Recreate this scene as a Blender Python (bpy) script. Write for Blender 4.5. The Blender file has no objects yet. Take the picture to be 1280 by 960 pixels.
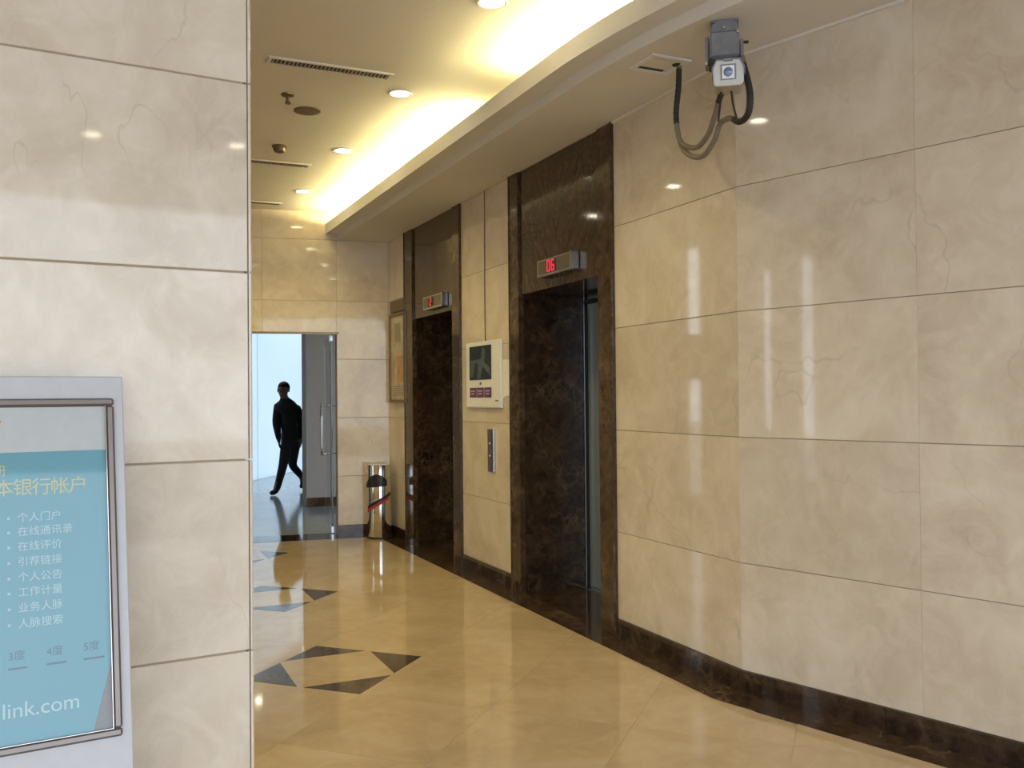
import bpy, bmesh, math, random
from mathutils import Matrix, Vector
random.seed(7)
SC = bpy.context.scene
COL = SC.collection
R = math.radians

# ------------------------------------------------------------------ camera, sky, exposure
cam_data = bpy.data.cameras.new('camera')
cam = bpy.data.objects.new('camera', cam_data); COL.objects.link(cam)
cam_data.sensor_width = 36.0
cam_data.lens = 1143.0 / 1280.0 * 36.0
cam_data.clip_start = 0.05
_p, _r, _y = R(0.757), R(0.53), R(24.65)
_fw = Vector((math.sin(_y) * math.cos(_p), math.cos(_y) * math.cos(_p), math.sin(_p)))
_rt0 = Vector((math.cos(_y), -math.sin(_y), 0)); _up0 = _rt0.cross(_fw)
_rt = _rt0 * math.cos(_r) - _up0 * math.sin(_r)
_up = _rt0 * math.sin(_r) + _up0 * math.cos(_r)
cam.matrix_world = Matrix(((_rt.x, _up.x, -_fw.x, 0), (_rt.y, _up.y, -_fw.y, 0), (_rt.z, _up.z, -_fw.z, 1.39), (0, 0, 0, 1)))
SC.camera = cam

SKY = (0.81, 0.89, 1.0); SKY_S = 4.0
WARM = (1.0, 0.81, 0.29)
DOWN_W = 26.0          # watts of each downlight
TUBE_E = 150.0         # emission of the cove tubes
world = bpy.data.worlds.new('world'); SC.world = world
world.use_nodes = True
bg = world.node_tree.nodes.get('Background') or world.node_tree.nodes.new('ShaderNodeBackground')
bg.inputs['Color'].default_value = (*SKY, 1); bg.inputs['Strength'].default_value = SKY_S

SC.view_settings.view_transform = 'Standard'
SC.view_settings.look = 'None'
SC.view_settings.gamma = 1.0
SC.view_settings.use_curve_mapping = False
SC.view_settings.exposure = 0.0
SC.cycles.max_bounces = 7; SC.cycles.diffuse_bounces = 3; SC.cycles.glossy_bounces = 4; SC.cycles.transmission_bounces = 6

# ------------------------------------------------------------------ materials
def newmat(name):
    m = bpy.data.materials.new(name); m.use_nodes = True
    nt = m.node_tree; b = nt.nodes.get('Principled BSDF')
    return m, nt, b
def N(nt, t, **kw):
    n = nt.nodes.new(t)
    for k, v in kw.items(): setattr(n, k, v)
    return n
def plain(name, col, rough=0.5, metal=0.0, noise=0.0, scale=30.0, spec=0.5, coat=0.0, alpha=None, stretch=None):
    m, nt, b = newmat(name)
    b.inputs['Roughness'].default_value = rough; b.inputs['Metallic'].default_value = metal
    b.inputs['Specular IOR Level'].default_value = spec; b.inputs['Coat Weight'].default_value = coat
    b.inputs['Coat Roughness'].default_value = 0.04
    if noise <= 0: noise = 0.03
    tc = N(nt, 'ShaderNodeTexCoord'); mp = N(nt, 'ShaderNodeMapping')
    if stretch: mp.inputs['Scale'].default_value = stretch
    nz = N(nt, 'ShaderNodeTexNoise'); nz.inputs['Scale'].default_value = scale; nz.inputs['Detail'].default_value = 4
    rp = N(nt, 'ShaderNodeValToRGB')
    rp.color_ramp.elements[0].position = 0.3; rp.color_ramp.elements[1].position = 0.7
    rp.color_ramp.elements[0].color = tuple(c * (1 - noise) for c in col) + (1,)
    rp.color_ramp.elements[1].color = tuple(min(1, c * (1 + noise)) for c in col) + (1,)
    nt.links.new(tc.outputs['Object'], mp.inputs['Vector']); nt.links.new(mp.outputs['Vector'], nz.inputs['Vector'])
    nt.links.new(nz.outputs['Fac'], rp.inputs['Fac']); nt.links.new(rp.outputs['Color'], b.inputs['Base Color'])
    return m
def emis(name, col, s):
    m, nt, b = newmat(name)
    b.inputs['Base Color'].default_value = (*col, 1)
    b.inputs['Emission Color'].default_value = (*col, 1); b.inputs['Emission Strength'].default_value = s
    return m
def slab_coords(nt, spread=13.0):
    g = N(nt, 'ShaderNodeNewGeometry'); oi = N(nt, 'ShaderNodeObjectInfo')
    sc = N(nt, 'ShaderNodeMath', operation='MULTIPLY'); sc.inputs[1].default_value = spread
    nt.links.new(oi.outputs['Random'], sc.inputs[0])
    cmb = N(nt, 'ShaderNodeCombineXYZ')
    for k in range(3): nt.links.new(sc.outputs[0], cmb.inputs[k])
    ad = N(nt, 'ShaderNodeVectorMath', operation='ADD')
    nt.links.new(g.outputs['Position'], ad.inputs[0]); nt.links.new(cmb.outputs[0], ad.inputs[1])
    return ad.outputs[0], oi
def noise(nt, vec, scale, detail=5, rough=0.55, dist=0.0):
    n = N(nt, 'ShaderNodeTexNoise'); n.inputs['Scale'].default_value = scale; n.inputs['Detail'].default_value = detail
    n.inputs['Roughness'].default_value = rough; n.inputs['Distortion'].default_value = dist
    nt.links.new(vec, n.inputs['Vector']); return n.outputs['Fac']
def ramp(nt, fac, stops):
    r = N(nt, 'ShaderNodeValToRGB'); e = r.color_ramp.elements
    while len(e) < len(stops): e.new(0.5)
    for i, (p, c) in enumerate(stops):
        e[i].position = p; e[i].color = (*c, 1) if len(c) == 3 else c
    nt.links.new(fac, r.inputs['Fac']); return r.outputs['Color']
def mix(nt, fac, a, b, mode='MIX'):
    m = N(nt, 'ShaderNodeMix', data_type='RGBA', blend_type=mode)
    if isinstance(fac, float): m.inputs[0].default_value = fac
    else: nt.links.new(fac, m.inputs[0])
    for i, s in ((6, a), (7, b)):
        if isinstance(s, tuple): m.inputs[i].default_value = (*s, 1)
        else: nt.links.new(s, m.inputs[i])
    return m.outputs[2]
def ridge(nt, fac, width):          # thin bright line where the noise crosses 0.5
    s = N(nt, 'ShaderNodeMath', operation='SUBTRACT'); s.inputs[1].default_value = 0.5; nt.links.new(fac, s.inputs[0])
    a = N(nt, 'ShaderNodeMath', operation='ABSOLUTE'); nt.links.new(s.outputs[0], a.inputs[0])
    d = N(nt, 'ShaderNodeMapRange'); d.inputs['From Min'].default_value = 0.0; d.inputs['From Max'].default_value = width
    d.inputs['To Min'].default_value = 1.0; d.inputs['To Max'].default_value = 0.0; nt.links.new(a.outputs[0], d.inputs['Value'])
    return d.outputs[0]
def mul(nt, a, b):
    m = N(nt, 'ShaderNodeMath', operation='MULTIPLY')
    for i, s in ((0, a), (1, b)):
        if isinstance(s, float): m.inputs[i].default_value = s
        else: nt.links.new(s, m.inputs[i])
    return m.outputs[0]
def cream(name, lo, mid, hi, rough, vein=0.35, rv=0.05):
    m, nt, b = newmat(name)
    vec, oi = slab_coords(nt)
    c = ramp(nt, noise(nt, vec, 2.2, 7, 0.6, 0.8), [(0.32, lo), (0.5, mid), (0.68, hi)])
    cl = ramp(nt, noise(nt, vec, 7.0, 5, 0.65, 1.2), [(0.45, (0, 0, 0)), (0.75, (1, 1, 1))])
    c = mix(nt, mul(nt, cl, 0.5), c, tuple(min(1, x * 1.12) for x in hi))
    mpv = N(nt, 'ShaderNodeMapping'); mpv.inputs['Rotation'].default_value = (0.55, 0.65, 0.5); mpv.inputs['Scale'].default_value = (2.4, 0.45, 0.8)
    nt.links.new(vec, mpv.inputs['Vector'])
    v = ridge(nt, noise(nt, mpv.outputs[0], 1.5, 4, 0.5, 0.15), 0.005)
    msk = ramp(nt, noise(nt, vec, 2.3, 2), [(0.48, (0, 0, 0)), (0.62, (1, 1, 1))])
    c = mix(nt, mul(nt, mul(nt, v, msk), vein), c, tuple(x * 0.45 for x in lo))
    br = N(nt, 'ShaderNodeMapRange'); br.inputs['To Min'].default_value = 1 - rv; br.inputs['To Max'].default_value = 1 + rv
    nt.links.new(oi.outputs['Random'], br.inputs['Value'])
    hs = N(nt, 'ShaderNodeHueSaturation'); nt.links.new(br.outputs[0], hs.inputs['Value']); nt.links.new(c, hs.inputs['Color'])
    nt.links.new(hs.outputs['Color'], b.inputs['Base Color'])
    b.inputs['Roughness'].default_value = rough
    return m
def brown(name, lo, mid, hi, vcol, rough, vscale=5.0):
    m, nt, b = newmat(name)
    vec, oi = slab_coords(nt)
    c = ramp(nt, noise(nt, vec, 9.0, 8, 0.7, 1.0), [(0.35, lo), (0.52, mid), (0.72, hi)])
    wv = N(nt, 'ShaderNodeTexNoise'); wv.inputs['Scale'].default_value = 9; nt.links.new(vec, wv.inputs['Vector'])
    ad = N(nt, 'ShaderNodeVectorMath', operation='MULTIPLY_ADD'); ad.inputs[1].default_value = (0.14,) * 3
    nt.links.new(wv.outputs['Color'], ad.inputs[0]); nt.links.new(vec, ad.inputs[2])
    vo = N(nt, 'ShaderNodeTexVoronoi', feature='DISTANCE_TO_EDGE'); vo.inputs['Scale'].default_value = vscale
    nt.links.new(ad.outputs[0], vo.inputs['Vector'])
    e = ramp(nt, vo.outputs['Distance'], [(0.0, (1, 1, 1)), (0.12, (0, 0, 0))])
    msk = ramp(nt, noise(nt, vec, 3.0, 3), [(0.48, (0, 0, 0)), (0.62, (1, 1, 1))])
    c = mix(nt, mul(nt, mul(nt, e, msk), 0.38), c, vcol)
    v2 = ridge(nt, noise(nt, vec, 2.5, 6, 0.6, 1.0), 0.012)
    c = mix(nt, mul(nt, mul(nt, v2, msk), 0.45), c, vcol)
    nt.links.new(c, b.inputs['Base Color']); b.inputs['Roughness'].default_value = rough
    return m
def bookmatched(name):
    m, nt, b = newmat(name)
    tc = N(nt, 'ShaderNodeTexCoord'); sp = N(nt, 'ShaderNodeSeparateXYZ'); nt.links.new(tc.outputs['Object'], sp.inputs[0])
    ab = N(nt, 'ShaderNodeMath', operation='ABSOLUTE'); nt.links.new(sp.outputs['Y'], ab.inputs[0])
    k = N(nt, 'ShaderNodeMath', operation='MULTIPLY_ADD'); k.inputs[1].default_value = -1.7
    nt.links.new(ab.outputs[0], k.inputs[0]); nt.links.new(sp.outputs['Z'], k.inputs[2])
    cm = N(nt, 'ShaderNodeCombineXYZ'); nt.links.new(mul(nt, k.outputs[0], 1.7), cm.inputs[0])
    nt.links.new(mul(nt, ab.outputs[0], 1.6), cm.inputs[1]); nt.links.new(mul(nt, sp.outputs['Z'], 1.5), cm.inputs[2])
    v = cm.outputs[0]
    c = ramp(nt, noise(nt, v, 2.2, 9, 0.75, 1.4), [(0.3, (0.030, 0.018, 0.011)), (0.55, (0.060, 0.037, 0.022)), (0.78, (0.10, 0.065, 0.042))])
    c = mix(nt, mul(nt, ridge(nt, noise(nt, v, 1.6, 6, 0.7, 1.6), 0.012), 0.4), c, (0.27, 0.19, 0.125))
    nt.links.new(c, b.inputs['Base Color']); b.inputs['Roughness'].default_value = 0.07
    return m

M = {}
M['wall'] = cream('cream_wall_marble', (0.59, 0.50, 0.39), (0.67, 0.585, 0.47), (0.74, 0.665, 0.56), 0.05, 0.25)
M['floor'] = cream('cream_floor_marble', (0.52, 0.39, 0.24), (0.57, 0.435, 0.28), (0.62, 0.49, 0.335), 0.055, 0.10, 0.012)
M['brown'] = brown('dark_emperador_marble', (0.018, 0.010, 0.007), (0.042, 0.025, 0.017), (0.095, 0.058, 0.038), (0.17, 0.12, 0.075), 0.07, 10.0)
M['jamb'] = brown('brown_emperador_marble', (0.03, 0.018, 0.011), (0.07, 0.042, 0.024), (0.13, 0.082, 0.05), (0.22, 0.155, 0.10), 0.08, 9.0)
M['border'] = brown('brown_border_marble', (0.030, 0.017, 0.011), (0.066, 0.040, 0.026), (0.13, 0.083, 0.054), (0.24, 0.17, 0.11), 0.09, 9.0)
M['inlay'] = brown('taupe_inlay_marble', (0.055, 0.038, 0.027), (0.10, 0.073, 0.052), (0.15, 0.115, 0.085), (0.2, 0.16, 0.12), 0.07, 14.0)
M['header'] = bookmatched('bookmatched_brown_marble')
M['mortar'] = plain('joint_mortar', (0.36, 0.29, 0.21), 0.9)
M['paint'] = plain('ceiling_paint', (0.76, 0.73, 0.69), 0.75, noise=0.02, scale=3)
M['white'] = plain('white_plastic', (0.88, 0.89, 0.92), 0.35)
M['whitemet'] = plain('white_lacquer', (0.80, 0.80, 0.80), 0.4)
M['steel'] = plain('brushed_steel', (0.52, 0.53, 0.54), 0.24, 1.0, noise=0.06, scale=40, stretch=(8, 8, 0.4))
M['doorsteel'] = plain('lift_door_steel', (0.40, 0.47, 0.52), 0.42, 0.55, noise=0.05, scale=40, stretch=(8, 8, 0.4))
M['chrome'] = plain('polished_steel', (0.66, 0.66, 0.66), 0.09, 1.0, noise=0.03)
M['black'] = plain('black_plastic', (0.012, 0.012, 0.014), 0.4)
M['rubber'] = plain('black_tape', (0.02, 0.018, 0.017), 0.6)
M['conduit'] = plain('taupe_conduit', (0.20, 0.165, 0.12), 0.5, noise=0.12, scale=60)
M['greymet'] = plain('grey_cast_metal', (0.20, 0.21, 0.235), 0.45, 0.2, noise=0.12, scale=25)
M['housing'] = plain('pale_camera_housing', (0.62, 0.63, 0.63), 0.4)
M['sandmet'] = plain('sand_metal', (0.46, 0.42, 0.36), 0.4)
M['darkgrille'] = plain('dark_grille', (0.035, 0.03, 0.027), 0.6)
M['slat'] = plain('grille_slat', (0.42, 0.37, 0.31), 0.6)
M['disc'] = plain('brown_speaker_cloth', (0.17, 0.125, 0.085), 0.8, noise=0.1, scale=80)
M['brass'] = plain('aged_brass', (0.20, 0.15, 0.08), 0.45, 0.6)
M['led'] = emis('red_led', (0.9, 0.02, 0.06), 0.75)
M['ledglass'] = plain('indicator_face', (0.20, 0.185, 0.14), 0.22, 0.6)
M['screen'] = plain('dark_screen', (0.03, 0.04, 0.042), 0.12)
M['screenrefl'] = plain('painted_reflection', (0.10, 0.125, 0.135), 0.2)
M['purple'] = plain('purple_label', (0.14, 0.045, 0.15), 0.4)
M['lilac'] = plain('pale_print', (0.55, 0.45, 0.60), 0.5)
M['paper'] = plain('notice_paper', (0.88, 0.87, 0.82), 0.6)
M['bronze'] = plain('bronze_frame', (0.22, 0.16, 0.09), 0.3, 0.8)
M['cert'] = plain('certificate_print', (0.52, 0.44, 0.29), 0.5, noise=0.25, scale=9, coat=1.0)
M['certorange'] = plain('certificate_orange', (0.50, 0.27, 0.09), 0.5, noise=0.2, scale=12, coat=1.0)
M['certdark'] = plain('certificate_emblem', (0.26, 0.22, 0.15), 0.5, noise=0.2, scale=30, coat=1.0)
M['plaque'] = plain('brown_plaque', (0.13, 0.095, 0.05), 0.35)
M['board'] = plain('pale_board', (0.52, 0.53, 0.56), 0.45)
M['frame'] = plain('satin_bronze_aluminium', (0.20, 0.175, 0.165), 0.35, 0.7)
M['teal'] = plain('teal_print', (0.085, 0.29, 0.37), 0.45, noise=0.04, scale=2, coat=0.9)
M['greyprint'] = plain('pale_grey_print', (0.46, 0.49, 0.50), 0.45, coat=0.9)
M['backing'] = plain('grey_backing', (0.16, 0.165, 0.17), 0.5, coat=0.9)
M['txt_yellow'] = plain('yellow_lettering', (0.46, 0.46, 0.24), 0.5, coat=0.9)
M['txt_white'] = plain('white_lettering', (0.36, 0.52, 0.58), 0.5, coat=0.9)
M['txt_dark'] = plain('slate_lettering', (0.05, 0.13, 0.18), 0.5, coat=0.9)
M['txt_red'] = plain('red_mark', (0.5, 0.2, 0.15), 0.5, coat=0.9)
M['red'] = plain('red_band', (0.45, 0.03, 0.04), 0.45)
M['lamp'] = emis('downlight_glow', (1.0, 0.92, 0.70), 30.0)
M['tube'] = emis('fluorescent_glow', (1.0, 0.84, 0.38), TUBE_E)
M['jacket'] = plain('dark_jacket', (0.008, 0.009, 0.013), 0.85)
M['trousers'] = plain('dark_trousers', (0.012, 0.014, 0.022), 0.85)
M['skin'] = plain('skin', (0.16, 0.10, 0.08), 0.6)
M['hair'] = plain('black_hair', (0.006, 0.006, 0.008), 0.6)
M['shoe'] = plain('black_shoe', (0.008, 0.008, 0.009), 0.35)
M['hallfloor'] = plain('grey_stone_floor', (0.40, 0.43, 0.45), 0.12, noise=0.08, scale=1.5)
M['hallwall'] = plain('beige_plaster', (0.40, 0.37, 0.33), 0.7)
M['ground'] = plain('outdoor_paving', (0.35, 0.35, 0.34), 0.9)
m, nt, b = newmat('door_glass')
b.inputs['Base Color'].default_value = (0.80, 0.90, 0.90, 1); b.inputs['Roughness'].default_value = 0.0
b.inputs['Transmission Weight'].default_value = 1.0; b.inputs['IOR'].default_value = 1.45
tcg = N(nt, 'ShaderNodeTexCoord'); nt.links.new(ramp(nt, noise(nt, tcg.outputs['Object'], 3), [(0.3, (0.78, 0.89, 0.89)), (0.7, (0.82, 0.91, 0.91))]), b.inputs['Base Color'])
M['glass'] = m
m = bpy.data.materials.new('frosted_glazing'); m.use_nodes = True; nt = m.node_tree
for n_ in list(nt.nodes): nt.nodes.remove(n_)
out = N(nt, 'ShaderNodeOutputMaterial'); tr = N(nt, 'ShaderNodeBsdfTranslucent'); df = N(nt, 'ShaderNodeBsdfDiffuse'); mx = N(nt, 'ShaderNodeMixShader')
tcg = N(nt, 'ShaderNodeTexCoord')
nt.links.new(ramp(nt, noise(nt, tcg.outputs['Object'], 0.6), [(0.3, (0.61, 0.68, 0.72)), (0.7, (0.65, 0.72, 0.76))]), tr.inputs['Color'])
df.inputs['Color'].default_value = (0.5, 0.5, 0.5, 1); mx.inputs[0].default_value = 0.15
nt.links.new(tr.outputs[0], mx.inputs[1]); nt.links.new(df.outputs[0], mx.inputs[2]); nt.links.new(mx.outputs[0], out.inputs['Surface'])
M['frosted'] = m

# ------------------------------------------------------------------ builders
def link(name, me, mat, parent=None, loc=(0, 0, 0), rot=(0, 0, 0)):
    if mat is not None and not me.materials: me.materials.append(M[mat])
    o = bpy.data.objects.new(name, me); COL.objects.link(o)
    o.location = loc; o.rotation_euler = rot
    if parent is not None: o.parent = parent
    return o
def tag(o, label=None, cat=None, group=None, kind=None):
    if label: o['label'] = label
    if cat: o['category'] = cat
    if group: o['group'] = group
    if kind: o['kind'] = kind
    return o
def empty(name, loc=(0, 0, 0), rot=(0, 0, 0)):
    o = bpy.data.objects.new(name, None); COL.objects.link(o)
    o.location = loc; o.rotation_euler = rot; o.empty_display_size = 0.1
    return o
def mesh_from(bm, name='mesh', smooth=False):
    bmesh.ops.recalc_face_normals(bm, faces=bm.faces[:])
    me = bpy.data.meshes.new(name); bm.to_mesh(me); bm.free()
    if smooth:
        for p in me.polygons: p.use_smooth = True
    return me
_cache = {}
def box_mesh(sx, sy, sz, bev, mat):
    k = (round(sx, 4), round(sy, 4), round(sz, 4), bev, mat)
    if k in _cache: return _cache[k]
    bm = bmesh.new(); bmesh.ops.create_cube(bm, size=1.0)
    for v in bm.verts: v.co.x *= sx; v.co.y *= sy; v.co.z *= sz
    if bev: bmesh.ops.bevel(bm, geom=bm.edges[:], offset=bev, segments=1, affect='EDGES')
    me = mesh_from(bm, 'slab'); me.materials.append(M[mat]); _cache[k] = me
    return me
def box(name, x0, x1, y0, y1, z0, z1, mat, parent=None, bev=0.0):
    me = box_mesh(abs(x1 - x0), abs(y1 - y0), abs(z1 - z0), bev, mat)
    return link(name, me, None, parent, ((x0 + x1) / 2, (y0 + y1) / 2, (z0 + z1) / 2))
def prism(name, pts, z0, z1, mat, parent=None, bev=0.0):
    cx = sum(p[0] for p in pts) / len(pts); cy = sum(p[1] for p in pts) / len(pts)
    bm = bmesh.new()
    lo = [bm.verts.new((p[0] - cx, p[1] - cy, 0)) for p in pts]; hi = [bm.verts.new((p[0] - cx, p[1] - cy, z1 - z0)) for p in pts]
    n = len(pts); bm.faces.new(lo[::-1]); bm.faces.new(hi)
    for i in range(n): bm.faces.new((lo[i], lo[(i + 1) % n], hi[(i + 1) % n], hi[i]))
    if bev: bmesh.ops.bevel(bm, geom=[e for e in bm.edges if e.verts[0].co.z > 1e-6 and e.verts[1].co.z > 1e-6], offset=bev, segments=1, affect='EDGES')
    return link(name, mesh_from(bm), mat, parent, (cx, cy, z0))
def lathe(name, prof, mat, parent=None, loc=(0, 0, 0), rot=(0, 0, 0), seg=32, smooth=True):
    bm = bmesh.new(); rings = []
    for r, z in prof:
        rings.append([bm.verts.new((r * math.cos(2 * math.pi * i / seg), r * math.sin(2 * math.pi * i / seg), z)) for i in range(seg)] if r > 1e-6 else [bm.verts.new((0, 0, z))])
    for a, b_ in zip(rings, rings[1:]):
        for i in range(seg):
            j = (i + 1) % seg
            if len(a) == 1 and len(b_) == 1: continue
            if len(a) == 1: bm.faces.new((a[0], b_[i], b_[j]))
            elif len(b_) == 1: bm.faces.new((a[i], a[j], b_[0]))
            else: bm.faces.new((a[i], a[j], b_[j], b_[i]))
    me = mesh_from(bm, name)
    if smooth:
        me.polygons.foreach_set('use_smooth', [True] * len(me.polygons))
        try: me.set_sharp_from_angle(angle=R(40))
        except Exception: pass
    return link(name, me, mat, parent, loc, rot)
def spline(pts, k=8):
    P = [Vector(p) for p in pts]; out = []
    for i in range(len(P) - 1):
        a, b_, c, d = P[max(i - 1, 0)], P[i], P[i + 1], P[min(i + 2, len(P) - 1)]
        for s in range(k):
            t = s / k
            out.append(0.5 * ((2 * b_) + (c - a) * t + (2 * a - 5 * b_ + 4 * c - d) * t * t + (3 * b_ - a - 3 * c + d) * t ** 3))
    out.append(P[-1]); return out
def tube(name, pts, r, mat, parent=None, seg=10, k=8, ribs=0.0):
    P = spline(pts, k) if k > 1 else [Vector(p) for p in pts]
    bm = bmesh.new(); rings = []; prev = None
    for i, p in enumerate(P):
        t = (P[min(i + 1, len(P) - 1)] - P[max(i - 1, 0)]).normalized()
        u = (prev - t * prev.dot(t)).normalized() if prev is not None else t.orthogonal().normalized()
        prev = u; w = t.cross(u); rr = r * (1 + (ribs if i % 2 else -ribs))
        rings.append([bm.verts.new(p + (u * math.cos(2 * math.pi * q / seg) + w * math.sin(2 * math.pi * q / seg)) * rr) for q in range(seg)])
    for a, b_ in zip(rings, rings[1:]):
        for i in range(seg): bm.faces.new((a[i], a[(i + 1) % seg], b_[(i + 1) % seg], b_[i]))
    bm.faces.new(rings[0][::-1]); bm.faces.new(rings[-1])
    return link(name, mesh_from(bm, name, True), mat, parent)
def text(name, body, size, mat, parent, loc, rot, align='LEFT', shear=0.0, ext=0.0006, width=1.0):
    cu = bpy.data.curves.new('lettering', 'FONT'); cu.body = body; cu.size = size; cu.align_x = align; cu.align_y = 'CENTER'; cu.extrude = ext; cu.resolution_u = 3
    tmp = bpy.data.objects.new('tmp', cu); COL.objects.link(tmp)
    dg = bpy.context.evaluated_depsgraph_get(); me = bpy.data.meshes.new_from_object(tmp.evaluated_get(dg))
    bpy.data.objects.remove(tmp); bpy.data.curves.remove(cu)
    me.materials.clear()
    if width != 1.0:
        for v in me.vertices: v.co.x *= width
    return link(name, me, mat, parent, loc, rot)
def copy_tree(o, loc, parent=None):
    c = o.copy(); COL.objects.link(c)
    if parent is None: c.location = loc
    else: c.parent = parent
    for ch in [x for x in SC.objects if x.parent == o]: copy_tree(ch, None, c)
    return c

# ------------------------------------------------------------------ room numbers (metres)
XW = 2.75                      # lift wall
YB = 3.45                      # where the right wall bends
YF = 9.10                      # far wall
BEND = R(16.5)
ZL, ZU = 2.975, 3.26           # lowered and main ceiling
ROWS = [0.103, 0.602, 1.188, 1.776, 2.362, ZL]
W0, W1 = Vector((XW, YF)), Vector((XW, YB))
DB = Vector((math.sin(BEND), -math.cos(BEND)))
LB = 4.6
FA = R(-9.5); FC = (XW, 9.0)     # the end wall stands a little askew, meeting the lift wall at FC
def FW(x, y):
    dx, dy = x - XW, y - YF
    return (FC[0] + dx * math.cos(FA) - dy * math.sin(FA), FC[1] + dx * math.sin(FA) + dy * math.cos(FA))
FO = (*FW(0, 0), 0)
W2 = W1 + DB * LB
NB = Vector((-math.cos(BEND), -math.sin(BEND)))
MIT = (Vector((-1, 0)) + NB).normalized() / math.cos(BEND / 2)
def wp(s, d):                  # a point along the right wall: s from the bend (negative = up the corridor), d off the wall
    if abs(s) < 1e-6: return W1 + MIT * d
    if s < 0: return Vector((XW - d, YB - s))
    return W1 + DB * s + NB * d

# ------------------------------------------------------------------ floor
floor = box('floor', -6.0, 4.6, -3.6, 9.0, -0.20, -0.003, 'floor'); tag(floor, kind='structure')
tag(floor, 'polished cream marble floor with dark inlaid stars')
def fl(o):                     # floor slab is a box with its origin at its centre
    o.parent = floor; o.matrix_parent_inverse = Matrix.Translation(-floor.location); return o
def clip(poly, n, d):          # keep n.p <= d
    out = []
    for i in range(len(poly)):
        a, b_ = poly[i], poly[(i + 1) % len(poly)]; da, db = n[0] * a[0] + n[1] * a[1] - d, n[0] * b_[0] + n[1] * b_[1] - d
        if da <= 0: out.append(a)
        if da * db < 0:
            t = da / (da - db); out.append((a[0] + (b_[0] - a[0]) * t, a[1] + (b_[1] - a[1]) * t))
    return out
G = 0.918; SX, SY = 1.135, 4.675
gap = 0.0010
for i in range(-9, 12):
    for j in range(-10, 10):
        pc, mc = SX + SY + i * G, SX - SY + j * G
        cx, cy = (pc + mc) / 2, (pc - mc) / 2
        if cy < 0.9 or cy > YF + 0.8 or cx < -0.9 or cx > 3.6: continue
        h = G / 2 - gap
        poly = [(cx + h, cy), (cx, cy + h), (cx - h, cy), (cx, cy - h)]
        if cy > YB - 0.25: poly = clip(poly, (1, 0), XW - 0.12)
        else:
            nn = (-NB[0], -NB[1]); poly = clip(poly, nn, nn[0] * W1[0] + nn[1] * W1[1] - 0.12)
        nf = (-math.sin(FA), math.cos(FA)); poly = clip(poly, nf, nf[0] * FC[0] + nf[1] * FC[1] - 0.10)
        if cy > 3.2: poly = clip(poly, (-1, 0), 0.48)
        if len(poly) < 3: continue
        ar = abs(sum(poly[k][0] * poly[(k + 1) % len(poly)][1] - poly[(k + 1) % len(poly)][0] * poly[k][1] for k in range(len(poly)))) / 2
        if ar < 0.004: continue
        fl(prism('floor_tile', poly, -0.003, 0.0, 'floor'))
def star(cx, cy):
    h = 0.462; g = 0.018
    V = [(h, 0), (0, h), (-h, 0), (0, -h)]
    for k in range(4):
        a, p, n_ = V[k], V[k - 1], V[(k + 1) % 4]
        def along(q): 
            L = math.hypot(q[0] - a[0], q[1] - a[1]); t = (L / 2 - g) / L
            return (a[0] + (q[0] - a[0]) * t, a[1] + (q[1] - a[1]) * t)
        tri = [a, along(n_), along(p)]
        fl(prism('star_inlay', [(cx + q[0], cy + q[1]) for q in tri], 0.0, 0.0011, 'inlay'))
for k in range(3): star(SX, SY + 1.832 * k)
# dark border along the walls
def along_wall(name, cuts, d0, d1, z0, z1, mat, add, skip=()):
    for a, b_ in zip(cuts, cuts[1:]):
        if any(a >= s0 - 1e-6 and b_ <= s1 + 1e-6 for s0, s1 in skip): continue
        e = 0.0012
        pts = [wp(a + (e if abs(a) > 1e-6 else 0), d0), wp(b_ - (e if abs(b_) > 1e-6 else 0), d0), wp(b_ - (e if abs(b_) > 1e-6 else 0), d1), wp(a + (e if abs(a) > 1e-6 else 0), d1)]
        add(prism(name, pts, z0, z1, mat))
S1 = (-(5.995 - YB), -(4.555 - YB)); S2 = (-(8.44 - YB), -(6.97 - YB)); SE = -(YF - YB)
along_wall('border_slab', [SE, -4.99, S2[1] - 0.7, S2[1], S1[0], S1[0] + 0.72, S1[1], -0.55, 0.0, 0.62, 1.24, 1.86, 2.9, LB], -0.0, 0.178, -0.003, 0.0013, 'border', fl)
for x0, x1 in ((-0.45, 0.35), (0.353, 1.13), (1.133, 1.90), (1.903, XW - 0.18)):
    fl(prism('border_slab', [FW(x0, YF - 0.165), FW(x1, YF - 0.165), FW(x1, YF + 0.24), FW(x0, YF + 0.24)], -0.003, 0.0013, 'brown'))

# ------------------------------------------------------------------ walls
def slab_wall(parent, origin, ang, cols, rows, thick=0.02, g=0.002, bev=0.001, mat='wall', name='marble_panel', gv=0.0011):
    """panels on a plane through origin; local x runs along the wall, local -y faces the room"""
    for a, b_ in zip(cols, cols[1:]):
        for z0, z1 in zip(rows, rows[1:]):
            w, h = b_ - a - 2 * gv, z1 - z0 - 2 * g
            me = box_mesh(w, thick, h, bev, mat)
            q = Matrix.Rotation(ang, 4, 'Z') @ Vector(((a + b_) / 2, thick / 2, 0))
            link(name, me, None, parent, (origin[0] + q.x, origin[1] + q.y, (z0 + z1) / 2), (0, 0, ang))
wall_right = tag(empty('wall_right'), 'cream marble wall with two lift portals', kind='structure')
def seg_prism(name, pts, z0, z1, mat, parent): return prism(name, pts, z0, z1, mat, parent)
T = 0.003
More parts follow.
